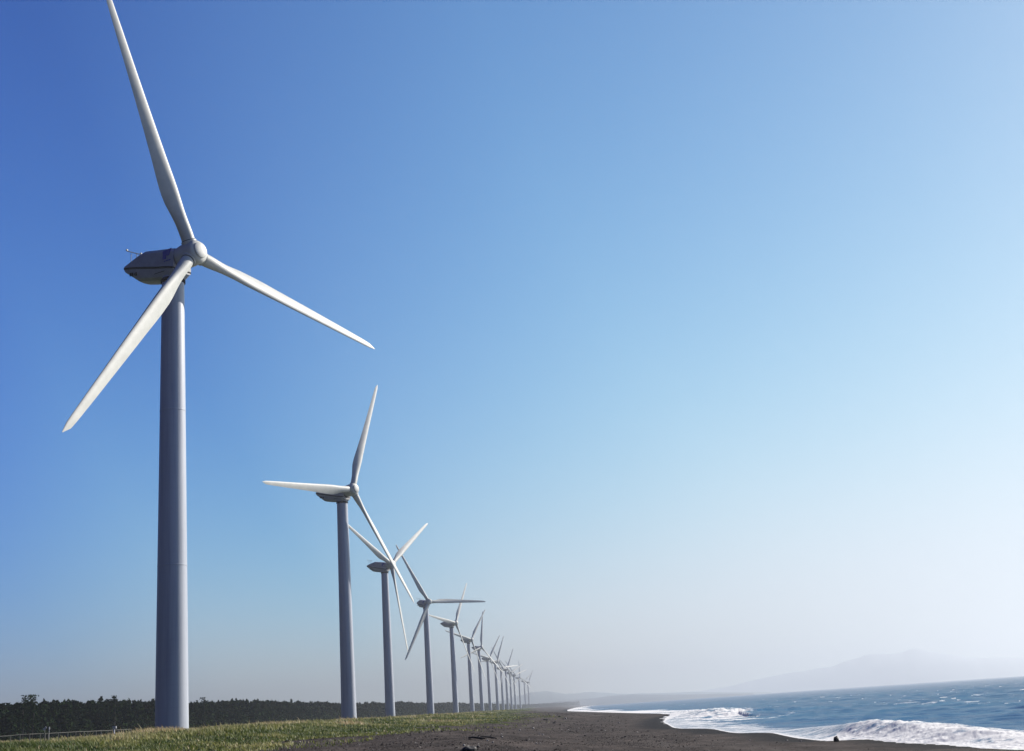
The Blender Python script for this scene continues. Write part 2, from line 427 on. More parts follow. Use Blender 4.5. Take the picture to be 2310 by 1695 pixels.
# foam
foam = np.zeros(wx.shape)
n1 = fbm(wx / 1.3, wy / 1.3, 41, 5); n2 = fbm(wx / 4.5, wy / 4.5, 42, 4); n3 = fbm(wx / .5, wy / .5, 43, 3)
swash = 1 - sstep(4.5, 10, ws + 7 * (n2 - .5))
foam = np.maximum(foam, swash * (.43 + .45 * (n1 - .5)))
foam = np.maximum(foam, (1 - sstep(1.0, 3.0, ws)) * .62)
# long line of surf up the coast
line = (1 - sstep(8, 30, ws + 44 * (fbm(wx / 20, wy / 60, 44, 3) - .5))) * sstep(330, 480, R2)
foam = np.maximum(foam, line * .85)
# breaker that rolls in on the right: a ridge of water with a foaming front
def ridge(pts, hs, front, back, x, y):
    """pts world polyline from left to right as seen, hs height at each point; returns height, signed offset, along"""
    best = np.full(x.shape, 1e9); off = np.zeros(x.shape); h = np.zeros(x.shape); al = np.zeros(x.shape); L0 = 0
    for i, (a, b) in enumerate(zip(pts[:-1], pts[1:])):
        d = b - a; L = np.hypot(*d); tt = ((x - a[0]) * d[0] + (y - a[1]) * d[1]) / (L * L); t = np.clip(tt, 0, 1)
        qx = x - a[0] - t * d[0]; qy = y - a[1] - t * d[1]; dd = np.hypot(qx, qy)
        sg = np.sign(d[0] * (y - a[1]) - d[1] * (x - a[0]))    # + = far side
        m = dd < best
        best = np.where(m, dd, best); off = np.where(m, dd * sg, off); h = np.where(m, hs[i] + (hs[i + 1] - hs[i]) * t, h); al = np.where(m, L0 + t * L, al)
        L0 += L
    prof = np.where(off < 0, np.exp(-(off / front) ** 2), np.exp(-(off / back) ** 2))
    return h * prof, off, al
crest1 = [(1790, 1650, .10), (1850, 1645, .45), (1900, 1640, .85), (1935, 1635, 1.15), (1975, 1626, 1.42), (2010, 1635, 1.2), (2045, 1640, 1.1), (2100, 1646, 1.0), (2160, 1653, .9), (2230, 1660, .75), (2320, 1668, .55), (2420, 1678, .4)]
P1 = np.array([on_z(a, b, h)[:2] for a, b, h in crest1]); H1 = [c[2] * .88 for c in crest1]
rz, off, al = ridge(P1, H1, 2.2, 5.0, wx, wy)
lump = (fbm(wx / .9, wy / .9, 51, 4) - .5)
px_w, py_w = project(np.stack([wx.ravel(), wy.ravel(), np.zeros(wx.size)], 1))
px_w = px_w.reshape(wx.shape); py_w = py_w.reshape(wx.shape)
f_left = al - np.hypot(*(P1[3] - P1[0]))                      # metres past the point where the crest starts to break
brk = sstep(-3, 2, f_left)
f1 = brk * sstep(-5.6 , -3.4, off + 3.0 * (n1 - .5)) * (1 - sstep(.6, 2.0, off + 2.5 * (n1 - .5)))
f1 = f1 * np.where(f_left < 5, sstep(-2.0 - 1.3 * np.maximum(f_left, 0), -.8 - 1.3 * np.maximum(f_left, 0), off), 1)
lumpf = fbm(wx / .42, wy / .42, 52, 3) - .5
wz += rz * (1 + .45 * (fbm(wx / 1.8, wy / 1.8, 53, 3) - .5) * brk) + f1 * (.16 * lump + .22 * np.maximum(lumpf, 0))
foam = np.maximum(foam, np.clip(f1 * (.62 + 1.5 * (n1 - .42) + .5 * (n3 - .5)), 0, 1))
# second breaker farther up the beach, spent and spread out
pb = wpoly([(1558, 1605), (1600, 1601), (1650, 1602), (1672, 1609), (1660, 1617), (1640, 1623), (1620, 1629), (1575, 1631), (1530, 1628), (1540, 1614)])
e2 = edge_dist(pb, wx, wy); f2 = sstep(-12, 10, e2 + 40 * (n2 - .5))
foam = np.maximum(foam, f2 * np.clip(.68 + 1.4 * (n1 - .45) + .3 * (n3 - .5), 0, 1))
crest2 = [(1555, 1606, .2), (1590, 1604, .9), (1630, 1603.5, 1.2), (1660, 1607, .9), (1680, 1611, .2)]
P2 = np.array([on_z(a, b, h)[:2] for a, b, h in crest2]); rz2, off2, al2 = ridge(P2, [c[2] for c in crest2], 6., 14., wx, wy)
wz += rz2 * (1 + .4 * lump) + f2 * .5 * np.maximum(lump, 0)
# thin film of foam between
pf = wpoly([(1490, 1643), (1500, 1627), (1545, 1612), (1620, 1630), (1700, 1640), (1740, 1652), (1800, 1664), (1690, 1655), (1600, 1648), (1570, 1640)])
ef = edge_dist(pf, wx, wy); foam = np.maximum(foam, sstep(-6, 6, ef + 16 * (n2 - .5)) * (.40 + .3 * n1))
# smooth pale slick out at sea, far swells
ps = wpoly([(1940, 1588), (2010, 1583), (2100, 1577), (2230, 1573), (2310, 1570), (2310, 1574), (2220, 1578), (2120, 1583), (2030, 1587)])
es = edge_dist(ps, wx, wy); slick = sstep(-10, 14, es + 22 * (n2 - .5))
for a in ([(2110, 1571, .0), (2140, 1569, .35), (2170, 1567, .5), (2200, 1566, .0)], [(1930, 1575, .0), (1970, 1573, .45), (2000, 1572, .4), (2040, 1571, .0)], [(1720, 1601, .0), (1780, 1598, .45), (1830, 1597, .4), (1890, 1597, .0)],
          [(1690, 1580, .0), (1740, 1578, .4), (1800, 1576, .4), (1860, 1574, .0)]):
    Pq = np.array([on_z(u, v, h)[:2] for u, v, h in a]); rq, oq, aq = ridge(Pq, [c[2] for c in a], 3.5, 8., wx, wy)
    wz += rq
# whitecaps
wc = sstep(.735, .83, fbm(wx / 7, wy / 2.4, 91, 4) + .10 * sstep(.5, 1.0, n3)) * sstep(25, 60, ws) * (1 - sstep(400, 1200, R2))
foam = np.maximum(foam, wc * .7)
foam = np.clip(foam, 0, 1)
wz = np.where(ws < -1.5, -1.0, wz)
def water_mat():
    m, nt, b = new_mat("sea_water")
    a = nt.nodes.new("ShaderNodeAttribute"); a.attribute_name = "foam"
    sl_ = nt.nodes.new("ShaderNodeAttribute"); sl_.attribute_name = "slick"
    tc = nt.nodes.new("ShaderNodeTexCoord")
    mp = nt.nodes.new("ShaderNodeMapping"); mp.inputs["Rotation"].default_value = (0, 0, math.radians(25)); mp.inputs["Scale"].default_value = (.55, 1.0, 1.0)
    nt.links.new(tc.outputs["Object"], mp.inputs[0])
    n = noise_node(nt, .9, 7, .68, vec=mp.outputs[0])
    nb = noise_node(nt, .06, 4, .6, vec=mp.outputs[0])
    deep = ramp(nt, nb.outputs[0], [(.35, (.002, .070, .175)), (.65, (.004, .122, .235))])
    bp = nt.nodes.new("ShaderNodeBump"); bp.inputs["Distance"].default_value = .10
    st = nt.nodes.new("ShaderNodeMapRange"); nt.links.new(sl_.outputs["Fac"], st.inputs["Value"]); st.inputs["To Min"].default_value = 1.0; st.inputs["To Max"].default_value = .15
    nt.links.new(st.outputs[0], bp.inputs["Strength"])
    nt.links.new(n.outputs[0], bp.inputs["Height"])
    # body colour of the water under a limited sheen: rough water never mirrors the low sky fully
    dif = nt.nodes.new("ShaderNodeBsdfDiffuse"); nt.links.new(deep.outputs[0], dif.inputs[0]); nt.links.new(bp.outputs[0], dif.inputs[1])
    glo = nt.nodes.new("ShaderNodeBsdfGlossy"); glo.inputs["Roughness"].default_value = .12; nt.links.new(bp.outputs[0], glo.inputs["Normal"])
    fr = nt.nodes.new("ShaderNodeFresnel"); fr.inputs["IOR"].default_value = 1.33; nt.links.new(bp.outputs[0], fr.inputs["Normal"])
    fm = nt.nodes.new("ShaderNodeMapRange"); nt.links.new(fr.outputs[0], fm.inputs["Value"]); fm.inputs["To Min"].default_value = .02; fm.inputs["To Max"].default_value = .35
    wat = nt.nodes.new("ShaderNodeMixShader"); nt.links.new(fm.outputs[0], wat.inputs[0]); nt.links.new(dif.outputs[0], wat.inputs[1]); nt.links.new(glo.outputs[0], wat.inputs[2])
    fo = nt.nodes.new("ShaderNodeBsdfPrincipled"); fo.inputs["Roughness"].default_value = .9; fo.inputs["Specular IOR Level"].default_value = .1
    nf = noise_node(nt, 2.2, 6, .75, vec=tc.outputs["Object"])
    fc = ramp(nt, nf.outputs[0], [(.3, (.82, .82, .81)), (.6, (.93, .92, .89))])
    nt.links.new(fc.outputs[0], fo.inputs["Base Color"])
    # ragged edge
    ad = nt.nodes.new("ShaderNodeMath"); ad.operation = 'MULTIPLY_ADD'; nt.links.new(nf.outputs[0], ad.inputs[0]); ad.inputs[1].default_value = .9; nt.links.new(a.outputs["Fac"], ad.inputs[2])
    mr = nt.nodes.new("ShaderNodeMapRange"); nt.links.new(ad.outputs[0], mr.inputs["Value"]); mr.inputs["From Min"].default_value = .62; mr.inputs["From Max"].default_value = 1.15
    mr.interpolation_type = 'SMOOTHSTEP'
    gt = nt.nodes.new("ShaderNodeMath"); gt.operation = 'MULTIPLY'; nt.links.new(mr.outputs[0], gt.inputs[0])
    g2 = nt.nodes.new("ShaderNodeMapRange"); nt.links.new(a.outputs["Fac"], g2.inputs["Value"]); g2.inputs["From Min"].default_value = .02; g2.inputs["From Max"].default_value = .2
    nt.links.new(g2.outputs[0], gt.inputs[1])
    tl = nt.nodes.new("ShaderNodeBsdfTranslucent"); tl.inputs[0].default_value = (.85, .86, .88, 1)
    m2 = nt.nodes.new("ShaderNodeMixShader"); m2.inputs[0].default_value = .30; nt.links.new(fo.outputs[0], m2.inputs[1]); nt.links.new(tl.outputs[0], m2.inputs[2])
    mx = nt.nodes.new("ShaderNodeMixShader"); out = nt.nodes["Material Output"]
    nt.links.new(gt.outputs[0], mx.inputs[0]); nt.links.new(wat.outputs[0], mx.inputs[1]); nt.links.new(m2.outputs[0], mx.inputs[2])
    nt.links.new(mx.outputs[0], out.inputs[0])
    return m
keep = (ws.ravel()[wF].max(1) > -2.5)
wF = wF[keep]
used = np.unique(wF); remap = -np.ones(wx.size, np.int64); remap[used] = np.arange(len(used))
sea = mesh_obj("sea", np.stack([wx.ravel(), wy.ravel(), wz.ravel()], 1)[used], remap[wF], water_mat(), smooth=True,
               attrs={"foam": foam.ravel()[used], "slick": slick.ravel()[used]})
tag(sea, kind='structure')

# ------------------------------------------------------------------ far hills across the bay
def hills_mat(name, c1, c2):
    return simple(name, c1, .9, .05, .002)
M_HILL = {"mountain": hills_mat("mountain_slope", (.26, .31, .34), None), "far_hills": hills_mat("far_hill_slope", (.09, .13, .15), None), "headland": hills_mat("headland_slope", (.03, .05, .07), None)}  # mountain colour is paled to paint in extra distance haze
def hill(name, prof, dist, depth, seed):
    """prof: (px, py) skyline; solid ridge with a slope on both sides"""
    prof = np.array(prof, float)
    pxs = np.linspace(prof[0, 0], prof[-1, 0], 260)
    pys = np.interp(pxs, prof[:, 0], prof[:, 1])
    rows = 9; V = []
    ker = np.hanning(61); ker /= ker.sum(); sm = np.convolve(np.pad(pys, 30, mode='edge'), ker, mode='valid')
    for j in range(rows):
        t = j / (rows - 1)                       # 0 near foot .. 1 far foot
        w = math.sin(math.pi * t) ** .8
        for i, (a, b) in enumerate(zip(pxs, pys if j == 4 else (.5 * pys + .5 * sm if j in (3, 5) else sm))):
            top = at(a, b, dist); d = ray(a, b)
            rr = dist + (t - .5) * 2 * depth * (1 if t > .5 else .85)
            h = (top[2]) * w
            nz = (vnoise(np.array([i * .21 + j]), np.array([j * 1.3]), seed)[0] - .5)
            nz2 = (vnoise(np.array([i * .9 + j]), np.array([j * 1.3]), seed + 3)[0] - .5)
            h = h * (1 + .10 * nz * (0 if j == 4 else 1)) + (.035 * nz2 + .04 * nz) * top[2] * (j == 4)
            if j in (0, rows - 1): h = -6
            V.append((d[0] * rr, d[1] * rr, h))
    n = len(pxs)
    F = np.array([(j * n + i, j * n + i + 1, (j + 1) * n + i + 1, (j + 1) * n + i) for j in range(rows - 1) for i in range(n - 1)])
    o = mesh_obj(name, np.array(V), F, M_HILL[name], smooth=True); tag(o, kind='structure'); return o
hz = lambda x: 1602.4 - (x - 1155) * math.tan(ROLL)
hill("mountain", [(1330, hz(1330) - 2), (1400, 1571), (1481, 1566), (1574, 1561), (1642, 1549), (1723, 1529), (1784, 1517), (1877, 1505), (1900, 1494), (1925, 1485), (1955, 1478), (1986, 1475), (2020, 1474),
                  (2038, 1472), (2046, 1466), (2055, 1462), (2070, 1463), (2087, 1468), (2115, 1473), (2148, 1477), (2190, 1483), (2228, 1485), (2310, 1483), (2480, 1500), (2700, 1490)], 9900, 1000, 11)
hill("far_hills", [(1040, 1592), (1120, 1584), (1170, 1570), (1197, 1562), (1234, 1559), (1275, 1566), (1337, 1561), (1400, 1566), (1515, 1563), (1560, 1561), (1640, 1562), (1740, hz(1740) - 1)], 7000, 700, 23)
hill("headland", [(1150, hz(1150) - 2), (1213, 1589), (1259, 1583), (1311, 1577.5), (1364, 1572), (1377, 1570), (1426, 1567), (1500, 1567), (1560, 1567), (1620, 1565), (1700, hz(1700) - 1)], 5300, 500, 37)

# ------------------------------------------------------------------ wind turbines
def naca(n=28, tk=.2):
    """closed airfoil outline, x from 0 (leading) to 1, y thickness with some camber"""
    P = []
    for k in range(n):
        t = 2 * math.pi * k / n
        x = .5 * (1 + math.cos(t))
        yt = 5 * tk * (.2969 * math.sqrt(x) - .126 * x - .3516 * x * x + .2843 * x ** 3 - .1015 * x ** 4)
        cam_ = .03 * math.sin(math.pi * x)
        P.append((x, cam_ + (yt if math.sin(t) >= 0 else -yt)))
    return np.array(P)
RB = 39.9
def make_blade(parent, R=RB, nst=34, nr=28):
    # along +Z; rotor axis (towards the wind) = -Y ; trailing edge to -X at phase 0
    rings = []
    for i in range(nst):
        s = i / (nst - 1); s = s ** 1.15
        r = 1.2 + s * (R - 1.2)
        ch_pts = [(0, 1.95), (2.5, 1.95), (4.5, 2.12), (7.5, 2.6), (9.5, 2.8), (12, 2.7), (18, 2.25), (26, 1.78), (33, 1.40), (37.5, 1.10), (38.9, .9), (39.6, .5), (39.9, .12)]
        c = float(np.interp(r, [a for a, _ in ch_pts], [b for _, b in ch_pts]))
        bl = float(sstep(2.2, 8.5, np.array(r)))       # 0 round root, 1 airfoil
        tk = float(np.interp(r, [7, 12, 20, 38], [.38, .27, .2, .15]))
        af = naca(nr, tk)
        af = np.stack([(af[:, 0] - .32) * c, -af[:, 1] * c], 1)
        ang = np.arange(nr) * 2 * math.pi / nr
        ci = np.stack([np.cos(ang) * .93, -np.sin(ang) * .93], 1)
        P = ci * (1 - bl) + af * bl
        tw = math.radians(float(np.interp(r, [0, 8, 14, 24, 38], [22, 19, 10, 5, 2])))
        # leading edge turns upwind (-Y)
        X = -P[:, 0]; Y = P[:, 1]
        x2 = X * math.cos(tw) + Y * math.sin(tw); y2 = -X * math.sin(tw) + Y * math.cos(tw)
        bend = 0.0
        rings.append([(x2[k], y2[k] + bend, r) for k in range(nr)])
    b = MB(); b.loft(rings); return b.build("blade", M_BLADE, parent, smooth=True, sharp=math.radians(50))

OVH = 3.9; HUBH = 65.0; TILT = math.radians(6); CONE = math.radians(1.7)
def ring_x(y, zc, rad, n=32, sy=1.0):
    return [(rad * math.cos(2 * math.pi * k / n), y, zc + rad * math.sin(2 * math.pi * k / n)) for k in range(n)]
def make_turbine():
    root = empty("wind_turbine")
    # tower: slightly curved taper
    n = 64; rings = []
    for i in range(26):
        h = i / 25; z = -1.0 + h * (HUBH - 1.3)
        rad = 2.17 - .62 * h
        rings.append([(rad * math.cos(2 * math.pi * k / n), rad * math.sin(2 * math.pi * k / n), z) for k in range(n)])
    b = MB(); b.loft(rings); tw = b.build("tower", M_TOWER, root, smooth=True, sharp=math.radians(40))
    for zf in (.25, 21.5, 43.0):
        rr = 2.17 - .62 * (zf + 1) / (HUBH - 1.3)
        b = MB(); b.loft([[((rr + e) * math.cos(2 * math.pi * k / n), (rr + e) * math.sin(2 * math.pi * k / n), zf + dz) for k in range(n)] for e, dz in ((.0, -.08), (.03, -.06), (.03, .06), (.0, .08))], cap=False)
        b.build("flange", M_TOWER, tw, smooth=True, sharp=math.radians(30))
    b = MB(); b.loft([[(r_ * math.cos(2 * math.pi * k / n), r_ * math.sin(2 * math.pi * k / n), z) for k in range(n)] for r_, z in ((1.56, HUBH - 3.2), (1.72, HUBH - 3.15), (1.72, HUBH - 2.75), (1.5, HUBH - 2.5))])
    b.build("yaw_bearing", M_DARK, tw, smooth=True, sharp=math.radians(30))
    # nacelle: stations along Y (front is -Y).  (y, halfwidth top, z seam, z top, z bottom)
    zc = HUBH
    # (y, half width, seam height, top, bottom) relative to the hub height; the body rises gently to the tail
    st = [(-1.8, 1.70, -1.5, 1.55, -2.2), (-1.0, 1.82, -1.3, 1.70, -2.75), (1.7, 1.86, -.75, 2.1, -2.6), (4.2, 1.84, -.15, 2.52, -2.15), (5.8, 1.72, .25, 2.25, -1.80),
          (9.15, .90, 1.14, 1.45, .50), (9.35, .76, 1.18, 1.36, .82)]
    def sect(y, hw, zs, zt, zb, part):
        P = []
        if part == 'top':
            prof = [(-1, 0), (-1, .45), (-.93, .78), (-.72, .95), (-.4, 1.0), (0, 1.02), (.4, 1.0), (.72, .95), (.93, .78), (1, .45), (1, 0)]
            for u, v in prof: P.append((u * hw, y, zc + zs + v * (zt - zs)))
        else:
            prof = [(.975, 0), (.93, .4), (.80, .78), (.58, .96), (0, 1.0), (-.58, .96), (-.80, .78), (-.93, .4), (-.975, 0)]
            for u, v in prof: P.append((u * hw, y, zc + zs - .16 + v * (zb - zs + .16)))
        return P[::-1]
    b = MB(); b.loft([sect(*s, 'top') for s in st]); nac = b.build("nacelle", M_NAC, root, smooth=True, sharp=math.radians(18))
    b = MB(); b.loft([sect(*s, 'bot') for s in st]); b.build("lower_housing", M_NAC, nac, smooth=True, sharp=math.radians(18))
    b = MB(); b.loft([[(sx * (s[1] + .03), s[0], zc + s[2] + dz) for sx, dz in ((-1, .05), (1, .05), (1, -.22), (-1, -.22))] for s in st]); b.build("seam_strip", M_DARK, nac)
    b = MB(); b.box((-1.78, .9, zc - 1.75), (.03, 2.1, .07)); b.build("vent_slot", M_DARK, nac)
    b = MB(); b.loft([[(1.62 * math.cos(2 * math.pi * k / 32), y, zc + .0 + 1.62 * math.sin(2 * math.pi * k / 32)) for k in range(32)] for y in (-1.55, -1.8)]); b.build("front_gap", M_DARK, nac, smooth=True, sharp=math.radians(30))
    # blue mark and small lettering, both sides
    for sx in (-1, 1):
        b = MB()
        poly = [(-.30, 1.15), (1.28, 1.28), (1.12, .98), (.72, .08), (.50, .10), (.44, .30), (.14, .30), (.12, -.38), (-.30, -.38)]
        xx = sx * 1.895
        V = [(xx, (-y + .35 - .5) if sx < 0 else (-y + .35 - .5) * 1, zc + .28 + z * .82) for y, z in poly] + [(xx - sx * .04, -y + .1 - .5, zc + .28 + z * .82) for y, z in poly]
        m_ = len(poly); F = [tuple(range(m_)), tuple(range(m_, 2 * m_))[::-1]] + [(i, (i + 1) % m_, (i + 1) % m_ + m_, i + m_) for i in range(m_)]
        b.add(V, F); b.build("logo", M_LOGO, nac)
        b = MB()
        for k in range(8): b.box((xx, -.2 - k * .17, zc - .38 + .02 * (k % 2)), (.03, .10, .20 - .04 * (k % 3)))
        b.build("lettering", M_LOGO, nac)
        b = MB()
        for k, w in enumerate((.28, .28, .12, .30)): b.box((sx * 1.60, 7.0 - k * .4, zc - .55 - .06 * k), (.08, w, .5 if k != 2 else .3))
        b.build("rear_marking", M_DARK, nac)
    # weather mast at the tail
    b = MB(); b.tube([(.25, 7.8, zc + 1.6), (.25, 7.8, zc + 3.5)], .05, 6); b.tube([(-.45, 8.2, zc + 1.6), (-.45, 8.2, zc + 3.3)], .05, 6)
    b.tube([(-.9, 8.6, zc + 3.7), (.7, 7.4, zc + 3.3)], .07, 6)
    for px_, py_, pz_ in ((-.9, 8.6, 3.85), (.7, 7.4, 3.45)): b.box((px_, py_, zc + pz_), (.24, .24, .22))
    b.build("weather_mast", M_STEEL, nac)
    # hub (axis tilted)
    rot = mathutils.Matrix.Rotation(TILT, 4, 'X')
    b = MB(); prof = [(-1.75, 1.5), (-1.95, 1.66), (-2.5, 1.74), (-3.4, 1.77), (-4.6, 1.74), (-5.0, 1.66), (-5.22, 1.48), (-5.35, 1.22)]
    off0 = OVH * math.tan(TILT)
    def tl(V):
        return [(x, y, z) for x, y, z in V]
    hubz = HUBH + OVH * math.sin(TILT)
    b.loft([[(r_ * math.cos(2 * math.pi * k / 40), y + OVH, r_ * math.sin(2 * math.pi * k / 40)) for k in range(40)] for y, r_ in prof])
    hub = b.build("hub", M_BLADE, root, smooth=True, sharp=math.radians(38))
    hub.matrix_local = mathutils.Matrix.Translation((0, -OVH * math.cos(TILT), hubz)) @ mathutils.Matrix.Rotation(-TILT, 4, 'X')
    b = MB(); b.loft([[(r_ * math.cos(2 * math.pi * k / 32), y + OVH, r_ * math.sin(2 * math.pi * k / 32)) for k in range(32)] for y, r_ in ((-5.3, 1.20), (-5.55, 1.18), (-5.64, 1.0), (-5.70, .5), (-5.72, .05))])
    b.build("nose_cap", M_BLADE, hub, smooth=True, sharp=math.radians(45))
    bl = make_blade(root)
    b = MB(); b.loft([[(rr * math.cos(2 * math.pi * k / 32), rr * math.sin(2 * math.pi * k / 32), z) for k in range(32)] for rr, z in ((1.08, 1.3), (1.08, 1.86), (.95, 1.9))])
    b.build("root_collar", M_BLADE, bl, smooth=True, sharp=math.radians(40))
    b = MB(); b.loft([[(rr * math.cos(2 * math.pi * k / 32), rr * math.sin(2 * math.pi * k / 32), z) for k in range(32)] for rr, z in ((.98, 1.88), (.98, 1.97))])
    b.build("root_seal", M_DARK, bl, smooth=True, sharp=math.radians(40))
    return root, bl
def blade_matrix(phase, pitch):
    return mathutils.Matrix.Translation((0, -OVH * math.cos(TILT), HUBH + OVH * math.sin(TILT))) @ mathutils.Matrix.Rotation(-TILT, 4, 'X') @ mathutils.Matrix.Rotation(phase, 4, 'Y') @ mathutils.Matrix.Rotation(CONE, 4, 'X') @ mathutils.Matrix.Rotation(-pitch, 4, 'Z')
def copy_tree(o, parent=None):
    c = o.copy(); C.objects.link(c)
    c.parent = parent
    for ch in list(o.children): copy_tree(ch, c)
    return c
TURB = [(-47.526, 170.73, 0.295, 1.033, -0.361), (-52.545, 369.133, 0.265, 1.031, 0.46), (-63.688, 575.695, 1.791, 1.061, 0.988), (-61.397, 770.827, 0.673, 0.60, -0.508), (-58.758, 974.142, 1.105, 1.086, 0.646), (-59.233, 1239.614, 2.509, 0.94, 0.737), (-55.363, 1379.461, 1.539, 0.923, 0.239), (-56.559, 1669.326, 0.996, 0.924, 0.727), (-49.496, 1762.674, -0.019, 0.922, 0.538), (-49.835, 2081.649, 1.248, 0.922, -0.596), (-43.248, 2121.871, 0.105, 0.92, 0.589), (-41.472, 2391.58, 1.28, 0.921, -0.91), (-37.015, 2572.234, 1.468, 0.92, 1.333), (-31.012, 2908.518, 3.353, 0.92, 0.089), (-22.613, 3353.896, 4.87, 0.922, -1.102), (-13.836, 3497.06, 4.629, 0.92, 0.668)]
TLAB = [
 "nearest and tallest white wind turbine, upper blade running out of the top of the picture",
 "second nearest white wind turbine, one blade pointing straight left across its nacelle",
 "third wind turbine, upper blades spread in a V just right of the second tower",
 "fourth wind turbine, blades dark in shade and one level to the right",
 "fifth wind turbine, just right of the one with dark blades",
 "sixth wind turbine in the row, two towers right of the dark-bladed one",
 "seventh wind turbine in the row, one blade standing almost straight up",
 "eighth wind turbine in the row, its nacelle just right of the seventh tower",
 "ninth wind turbine in the row, one blade reaching up right above its neighbours",
 "tenth wind turbine in the row, directly behind the ninth and its raised blade",
 "eleventh wind turbine in the row, sixth from the far end",
 "twelfth wind turbine in the row, fifth from the far end",
 "thirteenth wind turbine in the row, fourth from the far end",
 "fourteenth wind turbine, third from the far end, one blade straight up",
 "last but one wind turbine at the far end of the row",
 "farthest wind turbine, rightmost of the row, closest to the distant hills"]
PITCHES = {0: 4, 1: 4, 2: 6, 3: -7, 4: 10}       # blades feathered a little differently
turb, blade0 = make_turbine()
roots = [turb]
for i in range(15): pass
for i, (x, y, z, yaw, ph) in enumerate(TURB):
    if i == 0:
        r_ = turb
    else:
        r_ = turb.copy(); C.objects.link(r_)
        for ch in list(turb.children):
            if ch.name.startswith("blade"): continue
            copy_tree(ch, r_)
        roots.append(r_)
    zz = EYE + z
    r_.location = (x, y, zz); r_.rotation_euler = (0, 0, yaw)
    tag(r_, TLAB[i], "wind turbine", "wind turbines in a row along the coast")
for i, r_ in enumerate(roots):
    ph = TURB[i][4]
    for k in range(3):
        if i == 0 and k == 0: bl_ = blade0
        else: bl_ = copy_tree(blade0, r_)
        bl_.matrix_local = blade_matrix(ph + k * 2 * math.pi / 3, math.radians(PITCHES.get(i, 14)))

# ------------------------------------------------------------------ pine belt inland
def foliage_mat(name, lo, hi, trans=0.25):
    m, nt, b = new_mat(name)
    a = nt.nodes.new("ShaderNodeAttribute"); a.attribute_name = "tint"
    r = ramp(nt, a.outputs["Fac"], [(0, lo), (1, hi)])
    nt.links.new(r.outputs[0], b.inputs["Base Color"]); b.inputs["Roughness"].default_value = .8; b.inputs["Specular IOR Level"].default_value = .02
    tr = nt.nodes.new("ShaderNodeBsdfTranslucent"); nt.links.new(r.outputs[0], tr.inputs[0])
    mx = nt.nodes.new("ShaderNodeMixShader"); mx.inputs[0].default_value = trans
    out = nt.nodes["Material Output"]; nt.links.new(b.outputs[0], mx.inputs[1]); nt.links.new(tr.outputs[0], mx.inputs[2]); nt.links.new(mx.outputs[0], out.inputs[0])
    return m
M_PINE = foliage_mat("pine_needles", (.0045, .0105, .0035), (.018, .034, .010), .08)
M_BARK = simple("pine_bark", (.010, .008, .007), .9, .3, 3.0)
rg = np.random.default_rng(11)
def crown_points(rg, h, w, n):
    """leaf clump centres of a wind-shaped coastal pine: layered boughs, ragged top"""
    t = rg.uniform(.0, 1, n) ** .75
    ntier = 7; t = t + .03 * np.sin(t * ntier * 6.28)
    rad = w * (1 - np.clip(t, 0, 1)) ** .7 * (.55 + .45 * rg.uniform(0, 1, n) ** .5) * (1 + .25 * np.sin(t * 40))
    a = rg.uniform(0, 6.283, n)
    lob = 1 + .3 * np.sin(a * 3 + rg.uniform(0, 6)) 
    return np.stack([rad * lob * np.cos(a), rad * lob * np.sin(a), t * h], 1)
def quads(cen, size, rg, flat=.5):
    n = len(cen)
    a = rg.normal(0, 1, (n, 3)); a /= np.linalg.norm(a, axis=1)[:, None]
    b = rg.normal(0, 1, (n, 3)); b[:, 2] *= flat; b -= (b * a).sum(1)[:, None] * a; b /= np.linalg.norm(b, axis=1)[:, None]
    s = size[:, None]
    V = np.stack([cen - a * s, cen - b * s * .55, cen + a * s, cen + b * s * .55], 1).reshape(-1, 3)
    F = np.arange(n * 4).reshape(-1, 4)
    return V, F
belt = np.array([(-190, 215), (-160, 270), (-138, 325), (-126, 400), (-119, 500), (-117, 620), (-116, 735), (-108, 900), (-98, 1100), (-90, 1250), (-80, 1500), (-66, 1850), (-48, 2350), (-42, 2800), (-10, 3400), (120, 4600), (330, 6200)], float)
def belt_at(sd):
    seg = np.hypot(*np.diff(belt, axis=0).T); cs = np.concatenate([[0], np.cumsum(seg)])
    x = np.interp(sd, cs, belt[:, 0]); y = np.interp(sd, cs, belt[:, 1]); return x, y, cs[-1]
VV = []; FF = []; TT = []; nv = 0
TV = MB(); trunks = 0
s = 0; total = belt_at(0)[2]
